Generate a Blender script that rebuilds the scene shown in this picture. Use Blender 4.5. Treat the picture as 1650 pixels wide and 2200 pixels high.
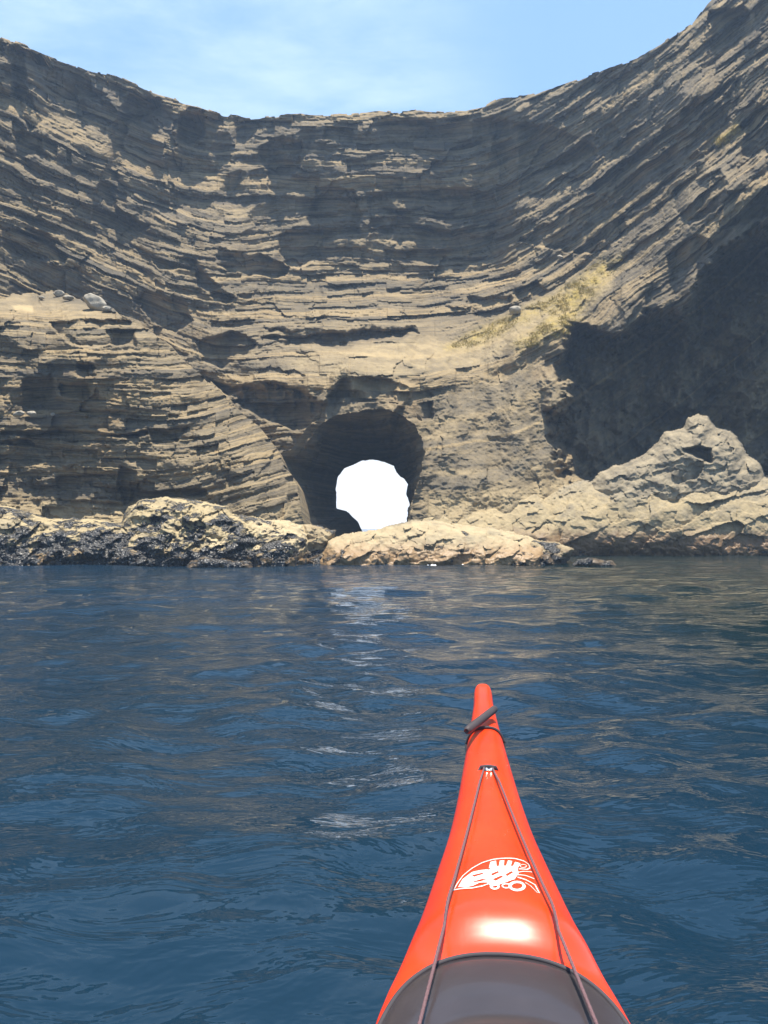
import bpy, bmesh, math, random
import numpy as np
from mathutils import Vector, Matrix

for o in list(bpy.data.objects):
    bpy.data.objects.remove(o)
scene = bpy.context.scene
C = scene.collection
random.seed(7)

# ------------------------------------------------------------------ camera
HC = 0.9            # eye height above the water
F = 1905.0          # focal length in photo pixels (photo 1650 x 2200)
UC, HZ = 825.0, 1130.0
cam_d = bpy.data.cameras.new('camera')
cam = bpy.data.objects.new('camera', cam_d)
C.objects.link(cam)
cam.location = (0, 0, HC)
cam.rotation_euler = (math.radians(90), 0, 0)
cam_d.sensor_fit = 'VERTICAL'
cam_d.sensor_height = 36.0
cam_d.lens = 36.0 * F / 2200.0
cam_d.shift_y = (HZ - 1100.0) / 2200.0
cam_d.clip_start = 0.05
cam_d.clip_end = 20000
scene.camera = cam

# ------------------------------------------------------------------ light
SUN = Vector((0.08, 0.0, 0.99)).normalized()
elev = math.asin(SUN.z)
sun_d = bpy.data.lights.new('sun', 'SUN')
sun_d.energy = 5.0
sun_d.angle = math.radians(0.5)
sun_d.color = (1.0, 0.93, 0.82)
sun = bpy.data.objects.new('sun', sun_d)
C.objects.link(sun)
sun.rotation_euler = (-SUN).to_track_quat('-Z', 'Y').to_euler()

world = bpy.data.worlds.new("World")
scene.world = world
world.use_nodes = True
wt = world.node_tree
wt.nodes.clear()


def nd(t, kind, **kw):
    n = t.nodes.new(kind)
    for k, v in kw.items():
        if k.startswith('i_'):
            n.inputs[k[2:].replace('_', ' ')].default_value = v
        else:
            setattr(n, k, v)
    return n


def mth(t, op, a, b=None, c=None, clamp=False):
    n = t.nodes.new('ShaderNodeMath')
    n.operation = op
    n.use_clamp = clamp
    for i, x in enumerate((a, b, c)):
        if x is None:
            continue
        if isinstance(x, (int, float)):
            n.inputs[i].default_value = x
        else:
            t.links.new(x, n.inputs[i])
    return n.outputs[0]


def mixc(t, f, a, b, blend='MIX'):
    n = t.nodes.new('ShaderNodeMix')
    n.data_type = 'RGBA'
    n.blend_type = blend
    n.clamp_factor = True
    for i, x in ((0, f), (6, a), (7, b)):
        if isinstance(x, (int, float)):
            n.inputs[i].default_value = x
        elif isinstance(x, tuple):
            n.inputs[i].default_value = (x[0], x[1], x[2], 1)
        else:
            t.links.new(x, n.inputs[i])
    return n.outputs[2]


def ramp(t, x, lo, hi):
    n = t.nodes.new('ShaderNodeMapRange')
    n.interpolation_type = 'SMOOTHSTEP'
    n.inputs[1].default_value = lo
    n.inputs[2].default_value = hi
    t.links.new(x, n.inputs[0])
    return n.outputs[0]


def noise(t, vec, scale, detail=4, rough=0.55, dist=0.0):
    n = t.nodes.new('ShaderNodeTexNoise')
    n.inputs['Scale'].default_value = scale
    n.inputs['Detail'].default_value = detail
    n.inputs['Roughness'].default_value = rough
    n.inputs['Distortion'].default_value = dist
    if vec is not None:
        t.links.new(vec, n.inputs['Vector'])
    return n.outputs[0]


def vscale(t, vec, s):
    n = t.nodes.new('ShaderNodeVectorMath')
    n.operation = 'MULTIPLY'
    t.links.new(vec, n.inputs[0])
    n.inputs[1].default_value = s
    return n.outputs[0]


sky = nd(wt, 'ShaderNodeTexSky', sky_type='NISHITA', sun_disc=False)
sky.sun_elevation = elev
sky.sun_rotation = math.atan2(SUN.x, SUN.y)
sky.air_density = 1.0
sky.dust_density = 0.6
sky.ozone_density = 1.6
tc = nd(wt, 'ShaderNodeTexCoord')
sep = nd(wt, 'ShaderNodeSeparateXYZ')
wt.links.new(tc.outputs['Generated'], sep.inputs[0])
zz = mth(wt, 'MAXIMUM', sep.outputs[2], 0.0)
den = mth(wt, 'ADD', zz, 0.12)
cb = nd(wt, 'ShaderNodeCombineXYZ')
wt.links.new(mth(wt, 'DIVIDE', sep.outputs[0], den), cb.inputs[0])
wt.links.new(mth(wt, 'DIVIDE', sep.outputs[1], den), cb.inputs[1])
cn = noise(wt, vscale(wt, cb.outputs[0], (1.0, 1.6, 1.0)), 1.5, 7, 0.62, 0.3)
cn2 = noise(wt, cb.outputs[0], 0.75, 3, 0.5)


def lobe(dirv, lo, hi):
    d = nd(wt, 'ShaderNodeVectorMath', operation='DOT_PRODUCT')
    wt.links.new(tc.outputs['Generated'], d.inputs[0])
    d.inputs[1].default_value = Vector(dirv).normalized()
    return ramp(wt, d.outputs['Value'], lo, hi)


l1 = lobe(((430 - UC) / F, 1, (HZ - 130) / F), math.cos(math.radians(20)), math.cos(math.radians(0)))
l2 = lobe(((60 - UC) / F, 1, (HZ - 20) / F), math.cos(math.radians(17)), math.cos(math.radians(0)))
l3 = lobe(((620 - UC) / F, 1, (HZ - 230) / F), math.cos(math.radians(15)), math.cos(math.radians(0)))
lsum = mth(wt, 'MAXIMUM', mth(wt, 'MAXIMUM', l1, l2), l3)
cl = mth(wt, 'MULTIPLY', ramp(wt, cn, 0.33, 0.75), mth(wt, 'ADD', mth(wt, 'MULTIPLY', lsum, 0.68), mth(wt, 'MULTIPLY', ramp(wt, cn2, 0.5, 0.7), 0.12)), clamp=True)
# bright low cloud bank, added ahead only to whiten the tunnel opening
low = mth(wt, 'MULTIPLY', mth(wt, 'SUBTRACT', 1.0, ramp(wt, sep.outputs[2], 0.08, 0.24)), lobe((0, 1, 0.05), 0.6, 0.9))
cl = mth(wt, 'MAXIMUM', cl, mth(wt, 'MULTIPLY', low, 0.9))
# thin high veil kept to the sky ahead, so the sky behind fills less
front = lobe((0, 1, 0.5), 0.25, 0.85)
skyc = mixc(wt, mth(wt, 'MULTIPLY', front, 0.40), sky.outputs[0], (2.4, 4.4, 7.0))
cloudc = mixc(wt, low, (4.6, 5.6, 6.5), (8.2, 8.1, 8.0))
bg = nd(wt, 'ShaderNodeBackground')
bg.inputs[1].default_value = 0.118
wt.links.new(mixc(wt, cl, skyc, cloudc), bg.inputs[0])
wo = nd(wt, 'ShaderNodeOutputWorld')
wt.links.new(bg.outputs[0], wo.inputs[0])

scene.view_settings.view_transform = 'Standard'
scene.view_settings.look = 'None'
scene.view_settings.exposure = 0.82
scene.view_settings.gamma = 1.0
scene.render.engine = 'CYCLES'
scene.cycles.max_bounces = 5
scene.cycles.diffuse_bounces = 3
scene.cycles.glossy_bounces = 3
scene.cycles.transmission_bounces = 2
scene.cycles.caustics_reflective = False
scene.cycles.caustics_refractive = False
scene.cycles.use_denoising = True


# ------------------------------------------------------------------ noise tools
def _hash(ix, iy, seed):
    h = (ix.astype(np.int64) * 374761393 + iy.astype(np.int64) * 668265263 + seed * 974634777) & 0xFFFFFFFF
    h = ((h ^ (h >> 13)) * 1274126177) & 0xFFFFFFFF
    h = ((h ^ (h >> 16)) * 2246822519) & 0xFFFFFFFF
    return ((h ^ (h >> 15)) & 0xFFFFFF).astype(np.float32) / float(0xFFFFFF)


def vn(x, y, seed):
    x = np.asarray(x, np.float32)
    y = np.asarray(y, np.float32)
    x, y = np.broadcast_arrays(x, y)
    fx, fy = np.floor(x), np.floor(y)
    tx, ty = x - fx, y - fy
    ix, iy = fx.astype(np.int64), fy.astype(np.int64)
    tx = tx * tx * tx * (tx * (tx * 6 - 15) + 10)
    ty = ty * ty * ty * (ty * (ty * 6 - 15) + 10)
    a, b = _hash(ix, iy, seed), _hash(ix + 1, iy, seed)
    c, d = _hash(ix, iy + 1, seed), _hash(ix + 1, iy + 1, seed)
    return (a + (b - a) * tx) * (1 - ty) + (c + (d - c) * tx) * ty


def fbm(x, y, seed, octv=4, gain=0.5):
    s, a, tot = 0, 1.0, 0
    for i in range(octv):
        s = s + a * (vn(x * 2 ** i + 13.7 * i, y * 2 ** i - 7.1 * i, seed + i) - 0.5) * 2
        tot += a
        a *= gain
    return s / tot


def ridged(x, y, seed, octv=4, gain=0.55):
    s, a, tot = 0, 1.0, 0
    for i in range(octv):
        n = np.abs(vn(x * 2 ** i + 3.7 * i, y * 2 ** i - 9.1 * i, seed + i) - 0.5) * 2
        s = s + a * (1 - n)
        tot += a
        a *= gain
    return s / tot


def sstep(a, b, x):
    t = np.clip((x - a) / (b - a), 0, 1)
    return t * t * (3 - 2 * t)


def hash1(k, seed):
    return _hash(np.asarray(k, np.int64), np.zeros_like(np.asarray(k, np.int64)), seed)


def facets(x, y, seed):
    """broken rock faces: nearest random cell gives a stand-out height and a tilt"""
    fx, fy = np.floor(x).astype(np.int64), np.floor(y).astype(np.int64)
    best = np.full(x.shape, 1e9, np.float32)
    out = np.zeros(x.shape, np.float32)
    for j in (-1, 0, 1):
        for i in (-1, 0, 1):
            cx, cy = fx + i, fy + j
            px_ = cx + 0.1 + 0.8 * _hash(cx, cy, seed)
            py_ = cy + 0.1 + 0.8 * _hash(cx, cy, seed + 1)
            ex, ey = (x - px_).astype(np.float32), (y - py_).astype(np.float32)
            d = ex * ex + ey * ey
            val = 0.6 * (_hash(cx, cy, seed + 2) - 0.5) + 1.7 * (_hash(cx, cy, seed + 3) - 0.5) * ex + 1.2 * (_hash(cx, cy, seed + 4) - 0.5) * ey
            out = np.where(d < best, val, out)
            best = np.minimum(best, d)
    return out


def poly_sd(U, V, poly):
    """signed distance to a polygon, positive inside"""
    P = np.array(poly, np.float32)
    Q = np.roll(P, -1, axis=0)
    inside = np.zeros(U.shape, bool)
    d2 = np.full(U.shape, 1e12, np.float32)
    for (x0, y0), (x1, y1) in zip(P, Q):
        if y0 != y1:
            cond = ((y0 > V) != (y1 > V))
            xi = (x1 - x0) * (V - y0) / (y1 - y0) + x0
            inside ^= cond & (U < xi)
        dx, dy = x1 - x0, y1 - y0
        L = dx * dx + dy * dy + 1e-9
        t = np.clip(((U - x0) * dx + (V - y0) * dy) / L, 0, 1)
        ex, ey = U - (x0 + t * dx), V - (y0 + t * dy)
        d2 = np.minimum(d2, ex * ex + ey * ey)
    d = np.sqrt(d2)
    return np.where(inside, d, -d)


def poly_mask(U, V, poly, soft):
    """smooth 0..1 mask on a regular grid, worked out only near the polygon"""
    P = np.array(poly)
    pad = soft + 45
    b = (U >= P[:, 0].min() - pad) & (U <= P[:, 0].max() + pad) & (V >= P[:, 1].min() - pad) & (V <= P[:, 1].max() + pad)
    out = np.zeros(U.shape, np.float32)
    if b.any():
        out[b] = sstep(-soft, soft, poly_sd(U[b], V[b], poly))
    return out


def tps(ctrl, U, V, smooth=1e-3):
    """thin plate spline through (u, v, value) control points"""
    P = np.array(ctrl, np.float64)
    X = P[:, :2] / 500.0
    n = len(P)
    r2 = ((X[:, None] - X[None]) ** 2).sum(-1)
    K = 0.5 * r2 * np.log(r2 + 1e-12)
    A = np.zeros((n + 3, n + 3))
    A[:n, :n] = K + smooth * np.eye(n)
    A[:n, n] = 1
    A[:n, n + 1:] = X
    A[n, :n] = 1
    A[n + 1:, :n] = X.T
    w = np.linalg.solve(A, np.concatenate([P[:, 2], [0, 0, 0]]))
    # coarse evaluation then bilinear
    cu = np.linspace(U.min(), U.max(), 90)
    cv = np.linspace(V.min(), V.max(), 70)
    GU, GV = np.meshgrid(cu / 500.0, cv / 500.0)
    r2 = (GU[..., None] - X[:, 0]) ** 2 + (GV[..., None] - X[:, 1]) ** 2
    G = (0.5 * r2 * np.log(r2 + 1e-12)) @ w[:n] + w[n] + w[n + 1] * GU + w[n + 2] * GV
    return bilin(G, cu, cv, U, V)


def bilin(G, cu, cv, U, V):
    fu = np.clip((U - cu[0]) / (cu[1] - cu[0]), 0, len(cu) - 1.001)
    fv = np.clip((V - cv[0]) / (cv[1] - cv[0]), 0, len(cv) - 1.001)
    iu, iv = fu.astype(int), fv.astype(int)
    tu, tv = fu - iu, fv - iv
    return ((G[iv, iu] * (1 - tu) + G[iv, iu + 1] * tu) * (1 - tv) + (G[iv + 1, iu] * (1 - tu) + G[iv + 1, iu + 1] * tu) * tv).astype(np.float32)


def pt(u, v, Y):
    """a bearing seen from the boat, taken out to the distance Y"""
    return Vector(((u - UC) / F * Y, Y, HC + (HZ - v) / F * Y))


def new_mesh(name, co, faces, mat, parent=None, smooth=True, attrs=None):
    me = bpy.data.meshes.new(name)
    co = np.asarray(co, np.float32)
    faces = np.asarray(faces, np.int32)
    nf, k = faces.shape
    me.vertices.add(len(co))
    me.vertices.foreach_set('co', co.ravel())
    me.loops.add(nf * k)
    me.loops.foreach_set('vertex_index', faces.ravel())
    me.polygons.add(nf)
    me.polygons.foreach_set('loop_start', np.arange(0, nf * k, k, dtype=np.int32))
    me.polygons.foreach_set('loop_total', np.full(nf, k, np.int32))
    me.polygons.foreach_set('use_smooth', np.full(nf, smooth))
    me.update(calc_edges=True)
    for an, (kind, data) in (attrs or {}).items():
        a = me.attributes.new(an, kind, 'POINT')
        a.data.foreach_set('vector' if kind == 'FLOAT_VECTOR' else 'value', np.asarray(data, np.float32).ravel())
    me.validate()
    me.materials.append(mat)
    ob = bpy.data.objects.new(name, me)
    C.objects.link(ob)
    if parent is not None:
        ob.parent = parent
    return ob


def tag(o, label, cat, group=None):
    o['label'] = label
    o['category'] = cat
    if group:
        o['group'] = group
    return o


def compact(co, faces, attrs=None):
    used = np.zeros(len(co), bool)
    used[faces.ravel()] = True
    idx = np.cumsum(used) - 1
    at = {k: (t, d[used]) for k, (t, d) in (attrs or {}).items()}
    return co[used], idx[faces], at


# ------------------------------------------------------------------ materials
def base_mat(name):
    m = bpy.data.materials.new(name)
    m.use_nodes = True
    t = m.node_tree
    return m, t, t.nodes['Principled BSDF']


def attr(t, name):
    a = t.nodes.new('ShaderNodeAttribute')
    a.attribute_name = name
    return a


def bump(t, h, strength, dist, prev=None):
    b = t.nodes.new('ShaderNodeBump')
    b.inputs['Strength'].default_value = strength
    b.inputs['Distance'].default_value = dist
    t.links.new(h, b.inputs['Height'])
    if prev is not None:
        t.links.new(prev, b.inputs['Normal'])
    return b.outputs[0]


def strata_rock_mat():
    m, t, p = base_mat('strata_rock')
    st = attr(t, 'strat').outputs['Vector']
    g = nd(t, 'ShaderNodeNewGeometry')
    pos = g.outputs['Position']
    tone = attr(t, 'tone').outputs['Fac']
    veg = attr(t, 'veg').outputs['Fac']
    pale = attr(t, 'pale').outputs['Fac']
    smo = attr(t, 'smo').outputs['Fac']
    nsm = mth(t, 'SUBTRACT', 1.0, mth(t, 'MULTIPLY', smo, 0.85))
    n_big = noise(t, pos, 0.22, 5, 0.6)
    n_mid = noise(t, pos, 1.6, 8, 0.62)
    band = noise(t, vscale(t, st, (0.10, 3.2, 0.10)), 1.0, 6, 0.6)
    fine = noise(t, vscale(t, st, (0.5, 13.0, 0.5)), 1.0, 6, 0.65)
    c = mixc(t, mixc(t, mth(t, 'MULTIPLY', smo, 0.8), ramp(t, band, 0.33, 0.68), ramp(t, n_mid, 0.25, 0.75)), (0.150, 0.131, 0.098), (0.345, 0.283, 0.178))
    c = mixc(t, mth(t, 'MULTIPLY', ramp(t, tone, 0.55, 0.95), 0.55), c, (0.43, 0.335, 0.19))
    c = mixc(t, mth(t, 'MULTIPLY', ramp(t, tone, 0.42, 0.05), 0.55), c, (0.135, 0.126, 0.106))
    c = mixc(t, mth(t, 'MULTIPLY', ramp(t, n_big, 0.56, 0.75), 0.5), c, (0.42, 0.29, 0.14))
    c = mixc(t, mth(t, 'MULTIPLY', ramp(t, n_mid, 0.40, 0.72), 0.30), c, (0.43, 0.355, 0.23))
    c = mixc(t, mth(t, 'MULTIPLY', mth(t, 'MULTIPLY', ramp(t, fine, 0.56, 0.38), nsm), 0.6), c, (0.10, 0.095, 0.085))
    c = mixc(t, pale, c, mixc(t, ramp(t, n_mid, 0.3, 0.7), (0.33, 0.275, 0.18), (0.49, 0.405, 0.25)))
    vn_ = noise(t, pos, 2.6, 6, 0.7)
    c = mixc(t, mth(t, 'MULTIPLY', veg, mth(t, 'MULTIPLY', ramp(t, vn_, 0.25, 0.70), 0.9)), c,
             mixc(t, ramp(t, noise(t, pos, 5.0, 4, 0.6), 0.35, 0.65), (0.29, 0.235, 0.055), (0.48, 0.37, 0.10)))
    c = mixc(t, 1.0, c, (0.86, 0.81, 0.73), 'MULTIPLY')
    t.links.new(c, p.inputs['Base Color'])
    p.inputs['Roughness'].default_value = 0.92
    p.inputs['Specular IOR Level'].default_value = 0.2
    n1 = bump(t, mth(t, 'MULTIPLY', fine, nsm), 0.55, 0.10)
    n2 = bump(t, noise(t, pos, 5.0, 8, 0.68), 0.6, 0.09, n1)
    t.links.new(n2, p.inputs['Normal'])
    return m


def shore_rock_mat(name, mussel, pale_a, pale_b, top_grey=0.0, weed=(0.20, 0.115, 0.045), wz=0.45):
    m, t, p = base_mat(name)
    g = nd(t, 'ShaderNodeNewGeometry')
    pos = g.outputs['Position']
    sp = nd(t, 'ShaderNodeSeparateXYZ')
    t.links.new(pos, sp.inputs[0])
    z = sp.outputs[2]
    n1 = noise(t, pos, 1.3, 8, 0.62)
    n2 = noise(t, pos, 4.5, 8, 0.68)
    c = mixc(t, ramp(t, n2, 0.30, 0.70), pale_a, pale_b)
    c = mixc(t, mth(t, 'MULTIPLY', ramp(t, n1, 0.50, 0.66), 0.7), c, mixc(t, ramp(t, n2, 0.35, 0.65), (0.20, 0.17, 0.12), (0.36, 0.30, 0.19)))
    if top_grey > 0:
        c = mixc(t, mth(t, 'MULTIPLY', ramp(t, mth(t, 'ADD', z, mth(t, 'MULTIPLY', n1, 1.4)), 2.1, 3.3), top_grey), c,
                 mixc(t, n2, (0.16, 0.15, 0.125), (0.33, 0.29, 0.215)))
    # brown weed band along the waterline
    wb = mth(t, 'SUBTRACT', 1.0, ramp(t, mth(t, 'ADD', z, mth(t, 'MULTIPLY', mth(t, 'SUBTRACT', n2, 0.5), 0.5)), wz * 0.35, wz))
    c = mixc(t, mth(t, 'MULTIPLY', wb, 0.85), c, weed)
    # mussel beds: dark crusts of small shells
    vor = nd(t, 'ShaderNodeTexVoronoi')
    vor.inputs['Scale'].default_value = 17.0
    t.links.new(pos, vor.inputs['Vector'])
    mb = noise(t, vscale(t, pos, (1.0, 1.0, 1.5)), 1.9, 7, 0.68, 0.4)
    lowz = mth(t, 'MULTIPLY', ramp(t, z, 1.15, 0.0), 0.10)
    mm = ramp(t, mth(t, 'ADD', mth(t, 'ADD', mb, lowz), mussel - 0.5), 0.50, 0.545)
    shell = mixc(t, ramp(t, vor.outputs['Color'], 0.2, 0.95), (0.020, 0.020, 0.021), (0.12, 0.115, 0.105))
    barn = ramp(t, noise(t, pos, 21.0, 3, 0.5), 0.60, 0.66)
    shell = mixc(t, mth(t, 'MULTIPLY', barn, 0.75), shell, (0.62, 0.58, 0.50))
    c = mixc(t, mm, c, shell)
    c = mixc(t, 1.0, c, (0.82, 0.82, 0.82), 'MULTIPLY')
    t.links.new(c, p.inputs['Base Color'])
    r = mth(t, 'SUBTRACT', 0.88, mth(t, 'MULTIPLY', mth(t, 'MAXIMUM', mm, mth(t, 'MULTIPLY', wb, 0.8)), 0.55))
    t.links.new(r, p.inputs['Roughness'])
    p.inputs['Specular IOR Level'].default_value = 0.35
    b1 = bump(t, noise(t, pos, 3.0, 9, 0.62), 0.45, 0.10)
    b2 = bump(t, mth(t, 'MULTIPLY', mth(t, 'ADD', mth(t, 'SUBTRACT', 1.0, vor.outputs['Distance']), 0.4), mm), 0.9, 0.06, b1)
    t.links.new(b2, p.inputs['Normal'])
    return m


def plain_rock_mat(name, a, b, sc=6.0):
    m, t, p = base_mat(name)
    g = nd(t, 'ShaderNodeNewGeometry')
    n = noise(t, g.outputs['Position'], sc, 8, 0.65)
    t.links.new(mixc(t, ramp(t, n, 0.3, 0.7), a, b), p.inputs['Base Color'])
    p.inputs['Roughness'].default_value = 0.9
    t.links.new(bump(t, n, 0.6, 0.06), p.inputs['Normal'])
    return m


ROCK = strata_rock_mat()
MUSSEL = shore_rock_mat('mussel_rock', 0.50, (0.34, 0.27, 0.15), (0.54, 0.43, 0.235))
SPECK = shore_rock_mat('speckled_rock', 0.455, (0.38, 0.305, 0.175), (0.60, 0.485, 0.285))
OCHRE = shore_rock_mat('ochre_rock', 0.34, (0.38, 0.30, 0.175), (0.54, 0.43, 0.255), weed=(0.36, 0.22, 0.10), wz=0.62)
PALE = shore_rock_mat('pale_rock', 0.31, (0.31, 0.245, 0.140), (0.47, 0.37, 0.205), top_grey=0.55, weed=(0.20, 0.105, 0.038), wz=1.0)
BROWN = shore_rock_mat('weedy_rock', 0.43, (0.27, 0.20, 0.11), (0.45, 0.36, 0.21), weed=(0.10, 0.065, 0.035))
KNOB = plain_rock_mat('knob_rock', (0.15, 0.126, 0.086), (0.33, 0.27, 0.17), 2.2)
BOULDER = plain_rock_mat('boulder_rock', (0.25, 0.225, 0.18), (0.40, 0.36, 0.28), 5.0)

# ------------------------------------------------------------------ cliffs
STEP = 1.6


def cumbend(U, pts):
    """integral of a dip profile given as (u, dip) knots"""
    us = np.arange(-700, 2400, 4.0)
    d = np.interp(us, [p[0] for p in pts], [p[1] for p in pts])
    b = np.cumsum(d) * 4.0
    b -= np.interp(800, us, b)
    return np.interp(U, us, b).astype(np.float32)


def layer_field(s, U, seed, lo, hi):
    """random bed boundaries: returns bed index and position within the bed (0 top .. 1 bottom)"""
    rng = np.random.RandomState(seed)
    th = lo * (hi / lo) ** rng.rand(900) ** 1.6
    bd = np.cumsum(th) - 3500.0
    k = np.searchsorted(bd, s.ravel()).reshape(s.shape)
    k = np.clip(k, 1, len(bd) - 1)
    t = (s - bd[k - 1]) / (bd[k] - bd[k - 1])
    return k, t.astype(np.float32), (bd[k] - bd[k - 1]).astype(np.float32)


def relief(U, V, D, L, step, Lcut, mu=0.035, dark=-0.42, lit=0.85):
    """turn a map of undercut (0) and set-back (1) rock into real relief on top of the coarse depth D"""
    Dz = -np.gradient(D, axis=0) / step * F / D
    g = dark + (lit - dark) * L
    tgt = -(g - np.clip(Dz, -0.6, 1.2)) * D / F * step
    pad = 64
    tp = np.pad(tgt, pad, mode='edge') * 1.0
    h, w = tp.shape
    kv = np.exp(2j * np.pi * np.fft.fftfreq(h))[:, None] - 1
    ku = np.exp(2j * np.pi * np.fft.rfftfreq(w))[None, :] - 1
    lam = (step / Lcut) ** 2
    dh = np.conj(kv) * np.fft.rfft2(tp) / (np.abs(kv) ** 2 + mu * np.abs(ku) ** 2 + lam)
    return np.fft.irfft2(dh, s=(h, w))[pad:-pad, pad:-pad].astype(np.float32)


def sheet(name, u0, u1, v0, v1, top, ctrl, bend, darks, brights, offsets, holes, seed, bed=(5, 30), Lcut=70,
          veg=(), pale=(), bias=0.0, gully=1.0, warp=14.0, smooths=(), step=STEP, facet=0.55, recess=0.6, edge=1.0, rough_offsets=(), dark_g=-0.28, lit_g=1.8):
    us = np.arange(u0, u1 + step, step, dtype=np.float32)
    vs = np.arange(v0, v1 + step, step, dtype=np.float32)
    U, V = np.meshgrid(us, vs)
    w1, w2 = fbm(U / 46, V / 40, seed + 1, 4, 0.6), fbm(U / 46, V / 40, seed + 9, 4, 0.6)
    Uw, Vw = U + 13 * w1, V + 9 * w2
    D = tps(ctrl, U, V)
    D = D + 1.3 * gully * fbm(U / 95, V / 420, seed + 20, 3) + 0.5 * gully * fbm(U / 150, V / 110, seed + 25, 3)
    for poly, amt, soft in offsets:
        D = D + amt * poly_mask(Uw, Vw, poly, soft)
    smo = np.zeros(U.shape, np.float32)
    for poly, soft, *wt_ in smooths:
        smo = np.maximum(smo, (wt_ or [1.0])[0] * poly_mask(Uw, Vw, poly, soft))
    for poly, amt, soft, wp in rough_offsets:
        mk = poly_mask(U + wp * w1 + 6 * fbm(U / 14, V / 12, seed + 17, 3), V + wp * w2, poly, soft)
        D = D + amt * mk * (1 + 0.42 * fbm(U / 80, V / 70, seed + 15, 4, 0.6) + 0.16 * fbm(U / 26, V / 34, seed + 16, 3, 0.6))
    # bedding
    s = V - cumbend(U, bend) + warp * fbm(U / 170, V / 80, seed + 30, 3) + 2.2 * fbm(U / 26, V / 13, seed + 35, 3)
    k, tt, th = layer_field(s, U, seed + 40, *bed)
    M = np.zeros(U.shape, np.float32)
    for poly, amt in darks:
        M = np.maximum(M, amt * poly_mask(Uw, Vw, poly, 7))
    B = np.zeros(U.shape, np.float32)
    for poly, amt in brights:
        B = np.maximum(B, amt * poly_mask(Uw, Vw, poly, 9))
    along = vn(U / 120 + hash1(k, seed) * 50, k * 3.17, seed + 50)
    along2 = vn(U / 34 + hash1(k, seed + 3) * 50, k * 5.3, seed + 51)
    thr = np.clip(0.44 + bias + 1.7 * (along - 0.5) + 0.45 * (along2 - 0.5) + 0.75 * M - 0.62 * B, 0.0, 1.0)
    L = sstep(-0.10, 0.10, (1 - thr) - tt)
    k2, t2, th2 = layer_field(s + 1.6 * fbm(U / 16, V / 9, seed + 37, 2), U, seed + 45, 3.5, 13)
    cell2 = np.floor(U / (14 + 40 * hash1(k2, seed + 46)) + 9 * hash1(k2, seed + 47) + 0.9 * vn(U / 30, k2 * 1.7, seed + 48))
    pick2 = _hash(k2, cell2.astype(np.int64), seed + 49)
    L2 = sstep(0.12, -0.12, t2 - 0.55) * (pick2 > 0.35)
    L = np.clip(L * 0.62 + (0.72 * L2 * (0.55 + 0.45 * L) - 0.06), 0, 1.15)
    L = L * (1 - 0.45 * M) + 0.0
    L = L * (1 - 0.35 * B) + 0.35 * B * 0.9
    L = L * (1 - smo) + smo * (0.72 + 0.35 * fbm(U / 40, V / 30, seed + 55, 4))
    D = D + relief(U, V, D, L, step, Lcut, dark=dark_g, lit=lit_g)
    D = D + recess * sstep(0.2, 0.8, M * (0.75 + 0.9 * (along - 0.5) + 0.7 * (along2 - 0.5)))
    sc = D / F
    rough_amt = (1 - 0.92 * smo)
    # blocks: beds stand out or lie back piece by piece along joints
    wid = 26 + 70 * hash1(k, seed + 60)
    cell = np.floor((U + 900 * hash1(k, seed + 61)) / wid + 0.8 * (vn(U / 40, k * 2.3, seed + 62) - 0.5))
    blk = _hash(k, cell.astype(np.int64), seed + 63) - 0.5
    D = D + rough_amt * np.minimum(th, 18) * sc * 1.5 * blk * (1 - 0.5 * M)
    D = D + rough_amt * sc * 10 * (hash1(k, seed + 64) - 0.5)
    D = D + rough_amt * sc * 5.5 * (pick2 - 0.5)
    fw1, fw2 = U + 20 * w2 + 5 * fbm(U / 10, V / 8, seed + 69, 2), s + 14 * w1
    fa = facets(fw1 / 95, fw2 / 62, seed + 66)
    fb = facets(fw1 / 38, fw2 / 24, seed + 67)
    patch = sstep(0.35, 0.65, vn(U / 130, V / 110, seed + 68))
    D = D + (1 - 0.75 * smo) * sc * facet * (30 * fa + 9 * fb * (0.4 + 0.6 * patch))
    # crags and small roughness
    D = D - sc * 11 * (ridged(U / 60, V / 42, seed + 70, 5, 0.6) - 0.6) * (0.7 + 0.9 * smo)
    D = D + sc * 2.6 * fbm(U / 9, V / 6, seed + 75, 3, 0.7)
    D = D - smo * sc * 20 * (ridged((U + 0.4 * V) / 85 + 0.4 * w1, (V - 0.3 * U) / 95 + 0.4 * w2, seed + 77, 4, 0.5) - 0.6)
    D = D + smo * sc * 9 * facets((U + 14 * w1) / 48, (V + 14 * w2) / 55, seed + 78)
    # skyline
    topv = top(us) + edge * 3.5 * fbm(us / 40, us * 0 + 3.3, seed + 80, 4, 0.65) - 3 * np.round(fbm(us / 22, us * 0 + 9.3, seed + 85, 2) * 2)
    Vc = np.maximum(V, topv[None, :])
    X = (U - UC) / F * D
    Z = HC + (HZ - Vc) / F * D
    co = np.stack([X, D, Z], -1).reshape(-1, 3)
    nv, nu = U.shape
    ids = np.arange(nv * nu).reshape(nv, nu)
    a, b, c, d = ids[:-1, :-1], ids[1:, :-1], ids[1:, 1:], ids[:-1, 1:]
    clamp = V < topv[None, :]
    keep = ~(clamp[1:, :-1] & clamp[1:, 1:])
    for poly in holes:
        hm = poly_sd(U + 9 * w1, V + 9 * w2, poly) > 0
        keep &= ~(hm[:-1, :-1] & hm[1:, 1:])
    f = np.stack([a, b, c, d], -1)[keep]
    vegm = np.zeros(U.shape, np.float32)
    for poly, amt, soft in veg:
        vegm = np.maximum(vegm, amt * poly_mask(Uw, Vw, poly, soft))
    palem = np.zeros(U.shape, np.float32)
    for poly, amt, soft in pale:
        palem = np.maximum(palem, amt * poly_mask(Uw, Vw, poly, soft))
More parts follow.
